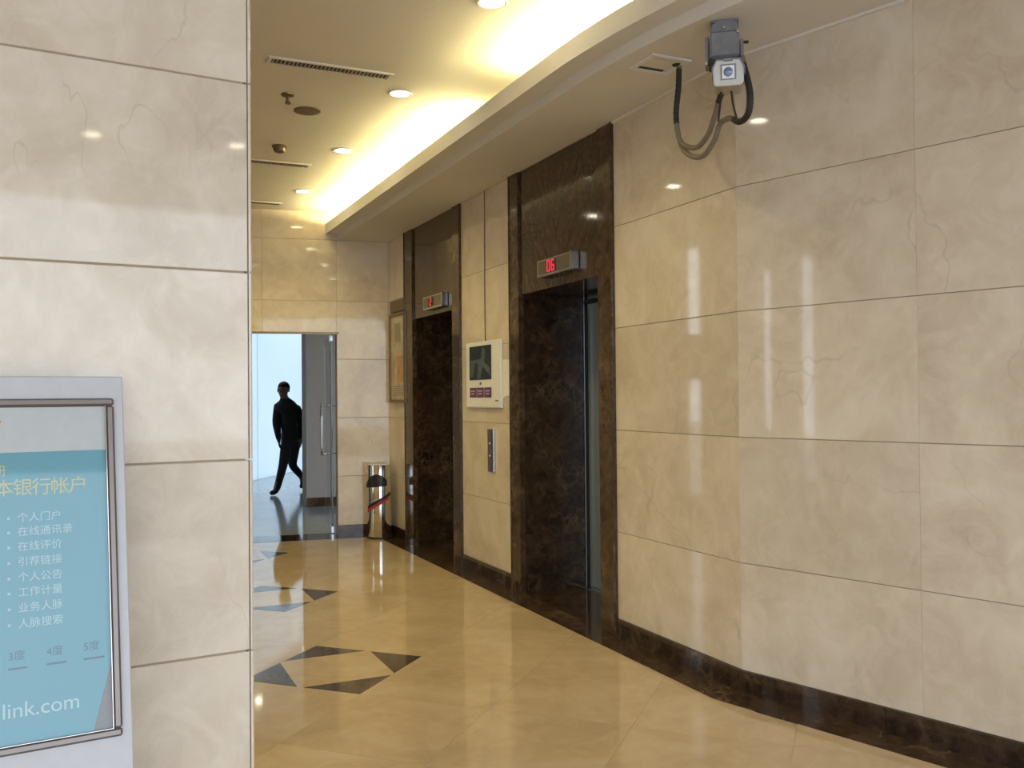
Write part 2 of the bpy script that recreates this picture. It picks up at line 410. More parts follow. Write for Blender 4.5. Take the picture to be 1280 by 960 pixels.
# backing behind the panels, as pieces between the lift openings
seg_prism('wall_core', [(XW + T, YB), (W2[0] + T * 1.0, W2[1]), (W2[0] + 0.25, W2[1]), (XW + 0.25, YB)], 0, ZU, 'mortar', wall_right)
for y0, y1 in ((YB, 4.69), (5.87, 7.12), (8.22, YF)):
    box('wall_core', XW + T, XW + 0.6, y0, y1, 0, ZU, 'mortar', wall_right)
for y0, y1, zt in ((4.69, 5.87, 2.13), (7.12, 8.22, 2.14)):
    box('wall_core', XW + 0.04, XW + 0.6, y0, y1, zt, ZU, 'mortar', wall_right)
box('wall_core', XW + 0.75, XW + 0.8, 4.3, YF, 0, ZU, 'mortar', wall_right)
slab_wall(wall_right, (XW, 4.555), R(-90), [0, 4.555 - YB], ROWS)
slab_wall(wall_right, (XW, 6.97), R(-90), [0, 6.97 - 5.995], ROWS)
slab_wall(wall_right, (XW, YF), R(-90), [0.021, YF - 8.44], ROWS)
slab_wall(wall_right, (W1[0], W1[1]), R(-90) + BEND, [0.0, 0.848, 1.70, 2.55, 3.4, 4.25], ROWS, gv=0.0005, bev=0.0007)

baseboard = tag(empty('baseboard_right'), 'dark marble skirting along the lift wall', kind='structure')
def bb(o): o.parent = baseboard
along_wall('skirting_piece', [SE, S2[0], S2[1], S1[0], S1[1], -0.55, 0.0, 0.11, 0.70, 1.3, 1.9, 2.9, LB], 0.0, 0.012, 0.0014, 0.103, 'brown', bb, skip=(S1, S2))

# far wall with the glass door opening
wall_far = tag(empty('wall_far', FO, (0, 0, FA)), 'cream marble end wall with a door opening', kind='structure')
DX0, DX1, DZ = 0.02, 2.229, 2.045
box('wall_core', DX1 + 0.02, XW + 0.3, YF + T, YF + 0.24, 0, ZU + 0.1, 'mortar', wall_far)
box('wall_core', -0.65, DX0, YF + T, YF + 0.24, 0, ZU + 0.1, 'mortar', wall_far)
box('wall_core', DX0, DX1 + 0.02, YF + T, YF + 0.24, DZ + 0.02, ZU + 0.1, 'mortar', wall_far)
slab_wall(wall_far, (0, YF), 0.0, [DX1, XW], ROWS[:4] + [2.362, ZL, ZU])
slab_wall(wall_far, (0, YF), 0.0, [DX0, 0.765, 1.505, DX1], [DZ, 2.362, ZL, ZU])
slab_wall(wall_far, (0, YF), 0.0, [-0.5, DX0], ROWS[:4] + [2.362, ZL, ZU])
for s, x in ((1, DX1), (-1, DX0)):
    box('door_reveal', x, x + s * 0.02, YF + 0.002, YF + 0.24, 0, DZ + 0.02, 'hallwall', wall_far)
box('door_reveal', DX0, DX1, YF + 0.002, YF + 0.24, DZ, DZ + 0.02, 'hallwall', wall_far)
bf = tag(empty('baseboard_far', FO, (0, 0, FA)), 'dark marble skirting of the end wall', kind='structure')
box('skirting_piece', DX1, 2.50, YF - 0.012, YF, 0.0014, 0.112, 'brown', bf)
box('skirting_piece', 2.502, XW - 0.013, YF - 0.012, YF, 0.0014, 0.112, 'brown', bf)
# door head trim
t1 = tag(empty('trim_1', FO, (0, 0, FA)), 'thin bronze trim over the glass door', kind='structure')
box('head_strip', DX0, DX1 + 0.02, YF - 0.008, YF - 0.001, DZ - 0.018, DZ + 0.004, 'bronze', t1)

# near wall on the left of the picture
NA = R(5.5); ND = Vector((math.cos(NA), math.sin(NA)))
NE = Vector((0.452, 2.917)) 
wall_near = tag(empty('wall_near'), 'cream marble wall end standing close on the left', kind='structure')
ROWN = [0.10, 0.613, 1.201, 1.781, 2.370, 2.96, ZU]
slab_wall(wall_near, (NE[0], NE[1]), NA, [-3.2, -2.2, -1.2, -0.012], ROWN, thick=0.022, g=0.0028, bev=0.0018)
nn_ = Vector((-ND[1], ND[0]))
def npt(a, d): q = NE + ND * a + nn_ * d; return (q[0], q[1])
prism('wall_core', [npt(-3.2, 0.0035), npt(-0.024, 0.0035), npt(-0.024, 0.30), npt(-3.2, 0.30)], 0, ZU, 'mortar', wall_near)
for z0, z1 in zip([0.0] + ROWN[1:], ROWN[1:]):     # return slabs on the wall end, with a polished edge showing
    prism('edge_slab', [npt(-0.0095, 0.0015), npt(-0.004, 0.0), npt(0.0, 0.004), npt(0.0, 0.32), npt(-0.022, 0.32), npt(-0.022, 0.025), npt(-0.0095, 0.012)], z0 + 0.002, z1 - 0.002, 'wall', wall_near)
box_ = prism('skirting_piece', [npt(-3.2, -0.012), npt(0.0, -0.012), npt(0.0, 0.002), npt(-3.2, 0.002)], 0.001, 0.10, 'brown', wall_near)

# hidden left side of the corridor, tall openings added to put light streaks in the polished wall
wall_left = tag(empty('wall_left'), 'left corridor wall with tall narrow openings added for light streaks', kind='structure')
slits = ((3.92, 4.01, 0.7, 2.7), (4.26, 4.32, 1.1, 2.4), (8.17, 8.42, 0.3, 3.1))
ys = [3.25] + [v for q in slits for v in q[:2]] + [9.5]
for k in range(0, len(ys), 2):
    box('wall_block', -0.54, -0.5, ys[k], ys[k + 1], 0, ZU, 'wall', wall_left)
for y0, y1, zb, zt in slits:
    box('wall_block', -0.54, -0.5, y0, y1, 0, zb, 'wall', wall_left); box('wall_block', -0.54, -0.5, y0, y1, zt, ZU, 'wall', wall_left)
box('wall_block', -0.54, -0.5, 8.17, 8.42, 1.55, 2.05, 'wall', wall_left)
# lobby side wall far left
tag(box('wall_side', -6.0, -5.8, -3.6, 3.4, 0, ZU, 'wall'), 'plain lobby side wall', kind='structure')
tag(box('wall_back', -5.8, -2.3, 3.1, 3.4, 0, ZU, 'wall'), 'plain lobby back wall', kind='structure')

# ------------------------------------------------------------------ ceilings
ceiling = box('ceiling', -6.0, 2.46, -3.6, 9.75, ZU, ZU + 0.15, 'paint'); tag(ceiling, 'white plaster ceiling', kind='structure')
def ce(o): o.parent = ceiling; o.matrix_parent_inverse = Matrix.Translation(-ceiling.location); return o
ce(prism('ceiling_slab', [(2.46, YF), (2.46, -3.6), (4.6, -3.6), (4.6, YF)], ZU, ZU + 0.15, 'paint'))
def sweep(name, prof, stations, mat):
    bm = bmesh.new(); rings = []
    for s in stations:
        if isinstance(s, tuple):                      # rounded bend: s = (half length, parameter)
            a, t = s
            rings.append([bm.verts.new((*(wp(-a, d) * (1 - t) ** 2 + wp(0, d) * (2 * t * (1 - t)) + wp(a, d) * t * t), z)) for d, z in prof])
        else: rings.append([bm.verts.new((*wp(s, d), z)) for d, z in prof])
    n = len(prof)
    for a, b_ in zip(rings, rings[1:]):
        for i in range(n): bm.faces.new((a[i], a[(i + 1) % n], b_[(i + 1) % n], b_[i]))
    bm.faces.new(rings[0][::-1]); bm.faces.new(rings[-1])
    return ce(link(name, mesh_from(bm), mat))
ST = [SE] + [(0.7, k / 10) for k in range(11)] + [LB]
sweep('bulkhead', [(0.0, ZL), (0.503, ZL), (0.503, 3.037), (0.62, 3.037), (0.62, 3.062), (0.26, 3.062), (0.26, ZU), (0.0, ZU)], ST, 'paint')
sweep('cove_lip', [(0.622, 3.033), (0.622, 3.135), (0.600, 3.135), (0.600, 3.033)], ST, 'paint')
sweep('shadow_bead', [(0.0, ZL - 0.012), (0.014, ZL - 0.012), (0.014, ZL), (0.0, ZL)], [-1.10, 0.0, LB], 'paint')

# cove tubes
def fluorescent(y0, y1, label):
    t = empty('fluorescent_tube', (XW - 0.50, (y0 + y1) / 2, 3.064))
    L = (y1 - y0)
    link('tube', box_mesh(0.03, L - 0.06, 0.03, 0.009, 'tube'), None, t, (0, 0, 0.050))
    link('batten', box_mesh(0.05, L, 0.022, 0.003, 'whitemet'), None, t, (0, 0, 0.011))
    for s in (-1, 1): link('end_cap', box_mesh(0.034, 0.03, 0.05, 0.003, 'whitemet'), None, t, (0, s * (L / 2 - 0.015), 0.047))
    tag(t, label, 'light', 'cove tubes above the lift wall')
fluorescent(7.82, 9.02, 'warm cove tube hidden in the ceiling trough nearest the glass door')
fluorescent(6.56, 7.76, 'warm cove tube hidden in the ceiling trough above the far lift')
fluorescent(5.42, 6.50, 'warm cove tube hidden in the ceiling trough between the lifts')
fluorescent(3.50, 4.70, 'warm cove tube hidden in the ceiling trough nearest the security camera')

# ------------------------------------------------------------------ lifts
def lift(n, y0, y1, o0, o1, zt, label, dlabel, header_mat):
    t = tag(empty('trim_%d' % n), label, kind='structure')
    f = XW - 0.016
    for a, b_ in ((y0, o0), (o1, y1)):
        box('portal_jamb', f, XW + 0.03, a + 0.001, b_ - 0.001, 0.0014, ZL - 0.001, 'jamb', t, 0.002)
        e = 0.012
        yy = a if a == y0 else b_ - e
        box('jamb_edge', f - 0.006, f + 0.004, yy + 0.001, yy + e - 0.001, 0.0014, ZL - 0.001, 'jamb', t, 0.001)
    box('header_panel', XW + 0.002, XW + 0.03, o0 + 0.001, o1 - 0.001, zt, ZL - 0.001, header_mat, t, 0.001)
    dx = 3.285
    box('reveal_panel', XW + 0.03, dx, o1, o1 + 0.03, 0.0, zt + 0.03, 'brown', t)
    box('reveal_panel', XW + 0.03, dx, o0 - 0.03, o0, 0.0, zt + 0.03, 'brown', t)
    box('reveal_soffit', XW + 0.03, dx, o0, o1, zt, zt + 0.03, 'brown', t)
    box('threshold_slab', XW + 0.0, dx + 0.05, o0, o1, -0.02, 0.0008, 'brown', t)
    d = tag(empty('door_%d' % (n - 1)), dlabel, kind='structure')
    mid = (o0 + o1) / 2
    for a, b_ in ((o0 + 0.0, mid - 0.002), (mid + 0.002, o1 - 0.014)):
        box('door_leaf', dx, dx + 0.03, a, b_, 0.008, zt - 0.05, 'doorsteel', d, 0.002)
    box('door_jamb', dx - 0.028, dx + 0.03, o1 - 0.012, o1, 0.001, zt, 'black', d)
    box('jamb_bead', dx - 0.034, dx - 0.028, o1 - 0.016, o1 - 0.010, 0.001, zt, 'steel', d)
    box('door_track', dx - 0.02, dx + 0.03, o0, o1 - 0.02, zt - 0.048, zt - 0.02, 'black', d)
    box('transom', dx - 0.004, dx + 0.03, o0, o1 - 0.02, zt - 0.02, zt, 'doorsteel', d)
    box('door_sill', dx - 0.06, dx + 0.03, o0, o1, 0.0008, 0.006, 'steel', d)
lift(2, 4.555, 5.995, 4.725, 5.84, 2.105, 'brown marble portal around the nearer lift', 'steel doors of the nearer lift set deep in dark marble', 'header')
lift(3, 6.97, 8.44, 7.155, 8.20, 2.12, 'brown marble portal around the farther lift', 'steel doors of the farther lift', 'header')

SEG = {'0': 'abcdef', '6': 'acdefg', '2': 'abged', '1': 'bc'}
def digit(ch, parent, y, z, w, h, x):
    th = h * 0.14
    S = {'a': (0, h / 2, w, th), 'd': (0, -h / 2, w, th), 'g': (0, 0, w, th), 'b': (w / 2, h / 4, th, h / 2), 'c': (w / 2, -h / 4, th, h / 2), 'f': (-w / 2, h / 4, th, h / 2), 'e': (-w / 2, -h / 4, th, h / 2)}
    for s in SEG[ch]:
        du, dv, ww, hh = S[s]
        link('led_segment', box_mesh(0.002, ww, hh, 0, 'led'), None, parent, (x, y - du, z + dv))
def indicator(yc, zc, w, h, digits, label, dh):
    t = empty('floor_indicator', (XW + 0.002, yc, zc - h / 2), (0, 0, 0))
    link('casing', box_mesh(0.055, w, h, 0.006, 'steel'), None, t, (-0.0275, 0, h / 2))
    f = link('display_face', box_mesh(0.004, w - 0.05, h - 0.03, 0.0, 'ledglass'), None, t, (-0.0565, 0, h / 2))
    link('display_window', box_mesh(0.003, 0.15 * w / 0.53, h * 0.62, 0, 'black'), None, f, (-0.003, 0.03, 0))
    for i, ch in enumerate(digits):
        digit(ch, f, 0.03 + (len(digits) - 1) * dh * 0.45 - i * dh * 0.9, 0, dh * 0.5, dh, -0.0055)
    link('end_trim', box_mesh(0.060, 0.018, h + 0.004, 0.002, 'chrome'), None, t, (-0.029, -w / 2 + 0.014, h / 2))
    tag(t, label, 'indicator', 'lift floor indicators')
indicator(5.22, 2.232, 0.49, 0.115, '06', 'steel floor indicator with two red digits above the nearer lift', 0.066)
indicator(7.53, 2.222, 0.50, 0.118, '2', 'steel floor indicator with one red digit above the farther lift', 0.060)

# ------------------------------------------------------------------ things on the lift wall
WT = (R(90), 0, R(-90))        # lettering on the lift wall
tv = empty('advertising_screen', (XW - 0.022, 6.485, 1.302)); tv_ = tv
link('casing', box_mesh(0.022, 0.678, 0.512, 0.006, 'white'), None, tv, (0.011, 0, 0.256))
s = link('screen', box_mesh(0.004, 0.43, 0.262, 0, 'screen'), None, tv, (-0.001, 0.045, 0.348))
def poly_yz(name, pts, x, th, mat, parent):
    bm = bmesh.new(); a = [bm.verts.new((x, p[0], p[1])) for p in pts]; b_ = [bm.verts.new((x + th, p[0], p[1])) for p in pts]
    n = len(pts); bm.faces.new(a); bm.faces.new(b_[::-1])
    for i in range(n): bm.faces.new((a[i], a[(i + 1) % n], b_[(i + 1) % n], b_[i]))
    return link(name, mesh_from(bm), mat, parent)
poly_yz('screen_reflection', [(0.19, 0.02), (-0.02, 0.03), (-0.05, 0.12), (-0.11, 0.10), (-0.09, 0.0), (-0.19, -0.04), (-0.19, -0.10), (-0.06, -0.03), (-0.01, -0.12), (0.05, -0.12), (0.03, -0.01), (0.10, 0.0), (0.14, -0.11), (0.19, -0.11)], -0.0035, 0.0012, 'screenrefl', s)  # reflection on the dark screen, painted as a paler shape
for k in range(3):
    bt = link('button', box_mesh(0.004, 0.132, 0.076, 0.001, 'purple'), None, tv, (-0.0015, 0.190 - k * 0.146, 0.118))
    for q, wq in ((0.012, 0.085), (-0.010, 0.06)): link('print_line', box_mesh(0.001, wq, 0.011, 0, 'lilac'), None, bt, (-0.0024, 0.0, q))
link('brand_dot', box_mesh(0.003, 0.03, 0.02, 0, 'txt_dark'), None, tv, (-0.001, 0.04, 0.187))
link('side_print', box_mesh(0.003, 0.055, 0.008, 0, 'txt_dark'), None, tv, (-0.001, -0.27, 0.055))
tag(tv, 'white wall mounted advertising screen with three purple buttons between the lifts', 'screen')
nt_ = poly_yz('paper_notice', [(6.143, 1.66), (6.0, 1.655), (6.0, 1.42), (6.03, 1.395), (6.10, 1.39), (6.143, 1.372)], XW - 0.006, 0.004, 'paper', None)
tag(nt_, 'cream paper notice half hidden behind the white advertising screen', 'notice')
tag(tube('screen_cable', [(XW - 0.005, 6.47, 1.81), (XW - 0.005, 6.47, 2.4), (XW - 0.005, 6.46, ZL - 0.002)], 0.004, 'conduit', None, 8, 4), 'thin cable running up the marble from the advertising screen', 'cable')
cp = empty('call_panel', (XW, 6.36, 0.818))
link('plate', box_mesh(0.014, 0.125, 0.325, 0.003, 'steel'), None, cp, (-0.007, 0, 0.1625))
link('recess_strip', box_mesh(0.003, 0.055, 0.30, 0, 'plaque'), None, cp, (-0.0145, 0.022, 0.1625))
for z in (0.215, 0.12):
    lathe('call_button', [(0.0, 0.006), (0.014, 0.006), (0.016, 0.0)], 'chrome', cp, (-0.0155, 0.022, z), (0, R(-90), 0), 16)
link('bright_edge', box_mesh(0.006, 0.02, 0.325, 0.001, 'chrome'), None, cp, (-0.0145, -0.045, 0.1625))
tag(cp, 'narrow upright steel lift call panel below the advertising screen', 'call panel')
# framed certificate and plaque past the far lift
cf = empty('certificate_frame', (XW, 8.64, 1.335))
W_, H_ = 0.49, 0.885
for nm, a, b_, c, d in (('frame_rail', -W_ / 2, W_ / 2, 0, 0.03), ('frame_rail', -W_ / 2, W_ / 2, H_ - 0.03, H_), ('frame_stile', -W_ / 2, -W_ / 2 + 0.03, 0.03, H_ - 0.03), ('frame_stile', W_ / 2 - 0.03, W_ / 2, 0.03, H_ - 0.03)):
    box(nm, -0.035, 0.0, a, b_, c, d, 'bronze', cf, 0.004)
box('certificate', -0.018, 0.0, -W_ / 2 + 0.03, W_ / 2 - 0.03, 0.03, H_ - 0.03, 'cert', cf)
box('orange_print', -0.0195, -0.018, -W_ / 2 + 0.05, W_ / 2 - 0.22, 0.20, 0.46, 'certorange', cf)
box('emblem', -0.0195, -0.018, -0.09, 0.09, 0.60, 0.78, 'certdark', cf)
for k in range(5): box('print_line', -0.0195, -0.018, -0.19, 0.19, 0.07 + k * 0.022, 0.080 + k * 0.022, 'certdark', cf)
tag(cf, 'bronze framed certificate with orange print beside the farther lift', 'picture frame')
pq = empty('wall_plaque', (XW, 8.64, 2.235))
box('plate', -0.02, 0, -0.24, 0.24, 0.0, 0.115, 'plaque', pq, 0.003)
box('rail', -0.026, -0.02, -0.24, 0.24, 0.045, 0.056, 'bronze', pq)
tag(pq, 'small brown plaque above the framed certificate', 'plaque')

# ------------------------------------------------------------------ waste bin
bn = empty('waste_bin', (2.585, 8.80, 0.0014))
lathe('body', [(0.0, 0.0), (0.118, 0.0), (0.122, 0.01), (0.122, 0.712), (0.118, 0.724), (0.0, 0.728)], 'chrome', bn)
def arc_patch(name, a0, a1, zfun0, zfun1, r, mat, parent, n=14, th=0.004):
    bm = bmesh.new(); I = []; O = []
    for k in range(n + 1):
        a = a0 + (a1 - a0) * k / n
        for z in (zfun0(k / n), zfun1(k / n)):
            O.append(bm.verts.new((math.cos(a) * (r + th), math.sin(a) * (r + th), z))); I.append(bm.verts.new((math.cos(a) * (r - 0.002), math.sin(a) * (r - 0.002), z)))
    for k in range(n):
        q = 2 * k
        bm.faces.new((O[q], O[q + 2], O[q + 3], O[q + 1])); bm.faces.new((I[q], I[q + 1], I[q + 3], I[q + 2]))
        bm.faces.new((O[q], I[q], I[q + 2], O[q + 2])); bm.faces.new((O[q + 1], O[q + 3], I[q + 3], I[q + 1]))
    bm.faces.new((O[0], O[1], I[1], I[0])); bm.faces.new((O[-2], I[-2], I[-1], O[-1]))
    return link(name, mesh_from(bm), mat, parent)
va = math.atan2(-8.80, -2.585)
arc_patch('opening_flap', va - 1.35, va + 0.55, lambda t: 0.50 + 0.02 * t, lambda t: 0.50 + 0.105 * math.sin(math.pi * (0.15 + 0.85 * (1 - t))) + 0.03, 0.122, 'black', bn, th=0.012)
arc_patch('red_stripe', va - 1.2, va + 0.75, lambda t: 0.255 + 0.13 * t, lambda t: 0.285 + 0.13 * t, 0.122, 'red', bn)
arc_patch('black_stripe', va - 1.2, va + 0.95, lambda t: 0.287 + 0.14 * t, lambda t: 0.318 + 0.14 * t, 0.122, 'black', bn)
lathe('base_ring', [(0.119, 0.0), (0.125, 0.0), (0.125, 0.018), (0.122, 0.02)], 'black', bn)
tag(bn, 'tall round polished steel waste bin with red and black stripe in the corner', 'waste bin')

# ------------------------------------------------------------------ glass door, standing open
door = empty('door_3', (*FW(2.19, YF + 0.20), 0.0), (0, 0, R(90 - 9.5)))
tag(door, 'frameless glass door leaf standing open with a long steel handle', kind='structure')
box('glass_pane', 0.0, 1.06, -0.006, 0.006, 0.012, DZ - 0.012, 'glass', door)
box('patch_fitting', 0.0, 0.16, -0.014, 0.014, 0.006, 0.075, 'steel', door, 0.003)
box('patch_fitting', 0.0, 0.16, -0.014, 0.014, DZ - 0.075, DZ - 0.006, 'steel', door, 0.003)
HX = 0.33
for s in (-1, 1):
    h = tube('pull_handle', [(HX, s * 0.085, 0.78), (HX, s * 0.085, 1.0), (HX, s * 0.085, 1.33)], 0.014, 'chrome', door, 12, 2)
    for z in (0.80, 1.31):
        tube('standoff', [(HX, s * 0.006, z), (HX, s * 0.04, z), (HX, s * 0.085, z)], 0.010, 'chrome', h, 10, 1)

# ------------------------------------------------------------------ hall behind the door
tag(prism('floor.001', [(-0.75, 9.0), (5.4, 9.0), (5.4, 20.6), (1.05, 13.9), (-0.75, 9.7)], -0.2, -0.002, 'hallfloor'), 'grey polished hall floor beyond the glass door', kind='structure')
hw = tag(empty('wall_hall'), 'grey beige wall stub behind the open door', kind='structure')
box('wall_core', 2.475, 5.2, 11.70, 11.95, 0, 3.3, 'hallwall', hw)
box('skirting_piece', 2.470, 5.2, 11.688, 11.70, 0, 0.115, 'jamb', hw)
tag(prism('ceiling.001', [(-0.7, 9.75), (5.4, 9.1), (5.4, 20.4), (1.1, 13.9)], 3.3, 3.4, 'paint'), 'hall ceiling beyond the door', kind='structure')
tag(box('wall_hall_side', 5.2, 5.4, YF, 21.0, 0, 3.3, 'hallwall'), 'hall side wall beyond the door', kind='structure')
A_ = Vector((-1.75, YF + 0.22)); Bd = (Vector((3.74, 17.84)) - Vector((2.48, 15.87))).normalized()
gl = tag(empty('window_1', (A_[0], A_[1], 0), (0, 0, math.atan2(Bd[1], Bd[0]))), 'frosted glass wall glowing with daylight behind the walking person', kind='structure')
for k in range(3):
    box('frosted_pane', 5.4 + k * 2.6, 5.4 + k * 2.6 + 2.597, -0.01, 0.01, 0.0, 3.3, 'frosted', gl)
HA, HB = Vector(FW(-0.62, YF + 0.22)), A_ + Bd * 5.4
tag(link('wall_hall_left', box_mesh((HB - HA).length, 0.12, 3.3, 0, 'hallwall'), None, None, ((HA[0] + HB[0]) / 2, (HA[1] + HB[1]) / 2, 1.65), (0, 0, math.atan2(HB[1] - HA[1], HB[0] - HA[0]))), 'plastered hall wall left of the frosted glazing', kind='structure')
tag(box('ground', -30, 30, -30, 45, -0.5, -0.21, 'ground'), 'paving outside the building', kind='structure')

# ------------------------------------------------------------------ ceiling fittings
def downlight(loc, label):
    t = empty('downlight', loc)
    lathe('trim_ring', [(0.058, -0.001), (0.074, -0.0015), (0.076, -0.004), (0.070, -0.008), (0.060, -0.006), (0.056, 0.0)], 'whitemet', t)
    lathe('lens', [(0.0, -0.0045), (0.03, -0.0042), (0.058, -0.002), (0.056, -0.0005), (0.0, -0.0005)], 'lamp', t)
    tag(t, label, 'downlight', 'recessed ceiling downlights')
    ld = bpy.data.lights.new('downlight_lamp', 'SPOT'); ld.energy = DOWN_W; ld.color = WARM; ld.spot_size = R(125); ld.spot_blend = 0.6; ld.shadow_soft_size = 0.05
    lo = bpy.data.objects.new('downlight_lamp', ld); COL.objects.link(lo); lo.parent = t; lo.location = (0, 0, -0.03)
for (x, y), lb in (((1.735, 8.27), 'round recessed downlight nearest the glass door, end of the row by the cove'),
                   ((1.725, 6.79), 'round recessed downlight in front of the far lift, beside the cove glow'),
                   ((1.727, 5.37), 'round recessed downlight beside the end of the first ceiling vent'),
                   ((1.727, 3.95), 'round recessed downlight at the top edge of the picture'),
                   ((0.76, 8.27), 'round recessed downlight over the left side near the glass door'),
                   ((0.76, 6.82), 'round recessed downlight over the left side by the smoke detector'),
                   ((0.76, 5.37), 'round recessed downlight over the left side by the sprinkler'),
                   ((0.76, 3.95), 'round recessed downlight over the left side behind the wall end'),
                   ((0.80, -1.22), 'round recessed downlight in the lobby mirrored in the left wall'),
                   ((1.74, -0.95), 'round recessed lobby downlight mirrored close to the wall edge')):
    downlight((x, y, ZU), lb)
downlight((2.33, 14.6, 3.3), 'round recessed downlight in the hall ceiling above the walking person')
downlight((3.62, 17.3, 3.3), 'round recessed downlight deep in the hall beyond the walking person')
def vent(xc, yc, w, d, label):
    t = empty('ceiling_vent', (xc, yc, ZU))
    box('backing', -w / 2, w / 2, -d / 2, d / 2, -0.004, 0.0, 'darkgrille', t)
    for a, b_, c, e in ((-w / 2 - 0.02, w / 2 + 0.02, -d / 2 - 0.016, -d / 2), (-w / 2 - 0.02, w / 2 + 0.02, d / 2, d / 2 + 0.016), (-w / 2 - 0.02, -w / 2, -d / 2, d / 2), (w / 2, w / 2 + 0.02, -d / 2, d / 2)):
        box('frame_rail', a, b_, c, e, -0.010, 0.0, 'paint', t)
    bm = bmesh.new(); n = 30
    for k in range(n):
        x = -w / 2 + (k + 0.5) * w / n
        q = bmesh.ops.create_cube(bm, size=1.0)['verts']
        for v in q: v.co = Vector((v.co.x * 0.0075 + x, v.co.y * d, v.co.z * 0.006 - 0.006))
    sl = link('slats', mesh_from(bm), 'slat', t); sl['kind'] = 'stuff'
    tag(t, label, 'vent', 'slatted ceiling vents')
vent(1.235, 5.11, 0.67, 0.075, 'long slatted ceiling vent nearest the camera, beside a bright downlight')
vent(1.26, 7.35, 0.64, 0.085, 'slatted ceiling vent half hidden by the near wall, behind the smoke detector')
vent(1.32, 8.90, 0.64, 0.075, 'slatted ceiling vent against the end wall over the glass door')
sp = empty('sprinkler_head', (1.098, 5.66, ZU))
lathe('escutcheon', [(0.0, 0.0), (0.042, 0.0), (0.040, -0.010), (0.020, -0.018), (0.0, -0.018)], 'brass', sp, seg=20)
lathe('stem', [(0.011, -0.016), (0.011, -0.040), (0.016, -0.042), (0.016, -0.050), (0.0, -0.050)], 'brass', sp, seg=12)
lathe('deflector', [(0.0, -0.056), (0.019, -0.056), (0.019, -0.059), (0.0, -0.059)], 'brass', sp, seg=12)
for a in (0, 1): box('yoke_arm', -0.014 + a * 0.025, -0.011 + a * 0.025, -0.003, 0.003, -0.057, -0.048, 'brass', sp)
tag(sp, 'small dark brass sprinkler head hanging from the ceiling', 'sprinkler')
dc = empty('ceiling_speaker', (1.275, 5.935, ZU))
lathe('grille', [(0.0, -0.012), (0.04, -0.012), (0.076, -0.009), (0.078, -0.004)], 'disc', dc)
lathe('rim', [(0.076, 0.0), (0.086, 0.0), (0.086, -0.006), (0.078, -0.009), (0.075, -0.004)], 'disc', dc)
tag(dc, 'flat round brown ceiling speaker next to the sprinkler head', 'speaker')
sd = empty('smoke_detector', (1.265, 6.85, ZU))
lathe('base_plate', [(0.0, 0.0), (0.055, 0.0), (0.055, -0.012), (0.048, -0.016), (0.0, -0.016)], 'brass', sd, seg=24)
lathe('sensor_head', [(0.046, -0.016), (0.046, -0.030), (0.038, -0.045), (0.020, -0.052), (0.0, -0.053)], 'brass', sd, seg=24)
tag(sd, 'small domed smoke detector between the two left ceiling vents', 'smoke detector')

# access hatch in the lowered ceiling
hx0, hx1, hy0, hy1 = 2.365, 2.585, 3.555, 3.765
ht = empty('access_hatch', ((hx0 + hx1) / 2, (hy0 + hy1) / 2, ZL)); hw_, hd_ = (hx1 - hx0) / 2, (hy1 - hy0) / 2
for a, b_, c, e in ((-hw_, hw_, -hd_, -hd_ + 0.028), (-hw_, hw_, hd_ - 0.028, hd_), (-hw_, -hw_ + 0.028, -hd_ + 0.028, hd_ - 0.028), (hw_ - 0.028, hw_, -hd_ + 0.028, hd_ - 0.028)):
    box('frame_rail', a, b_, c, e, -0.009, 0.0, 'whitemet', ht, 0.002)
box('hatch_panel', -hw_ + 0.028, hw_ - 0.028, -hd_ + 0.045, hd_ - 0.028, -0.004, -0.001, 'paint', ht)
box('slot', -hw_ + 0.03, hw_ - 0.05, hd_ - 0.052, hd_ - 0.030, -0.006, -0.0042, 'darkgrille', ht)
lathe('cable_hole', [(0.0, -0.007), (0.022, -0.007), (0.024, -0.002)], 'rubber', ht, (hw_ - 0.035, -hd_ + 0.075, 0), seg=16)
tag(ht, 'small white framed access hatch in the lowered ceiling beside the security camera', 'hatch')

# ------------------------------------------------------------------ security camera
cc = empty('security_camera', (2.465, 3.15, ZL), (0, 0, R(-38)))
def oct_prism(name, pts, y0, y1, mat, parent, bev=0.0):       # outline in x-z, extruded along y
    bm = bmesh.new(); a = [bm.verts.new((p[0], y0, p[1])) for p in pts]; b_ = [bm.verts.new((p[0], y1, p[1])) for p in pts]
    n = len(pts); bm.faces.new(a); bm.faces.new(b_[::-1])
    for i in range(n): bm.faces.new((a[i], a[(i + 1) % n], b_[(i + 1) % n], b_[i]))
    if bev: bmesh.ops.bevel(bm, geom=bm.edges[:], offset=bev, segments=2, affect='EDGES')
    return link(name, mesh_from(bm), mat, parent)
box('mount_plate', -0.060, 0.055, -0.05, 0.08, -0.010, 0.0, 'greymet', cc, 0.003)
oct_prism('mount_cap', [(-0.062, -0.055), (0.055, -0.055), (0.050, -0.018), (0.028, -0.008), (-0.030, -0.008), (-0.058, -0.022)], -0.055, 0.06, 'greymet', cc, 0.003)
tb = box('tilt_body', -0.066, 0.056, -0.062, 0.065, -0.165, -0.050, 'greymet', cc, 0.010)
box('clamp_bar', -0.070, 0.066, -0.052, 0.05, -0.188, -0.162, 'black', cc, 0.003)
box('side_bracket', -0.086, -0.068, -0.04, 0.045, -0.185, -0.065, 'greymet', cc, 0.004)
box('side_bracket', 0.058, 0.074, -0.04, 0.045, -0.185, -0.085, 'greymet', cc, 0.004)
for x, y, z in ((-0.080, -0.045, -0.18), (0.050, -0.066, -0.062), (-0.006, -0.060, -0.040)):
    lathe('bolt', [(0.0, 0.008), (0.006, 0.007), (0.008, 0.0), (0.008, -0.006)], 'chrome', cc, (x, y, z), (R(90), 0, 0), 12)
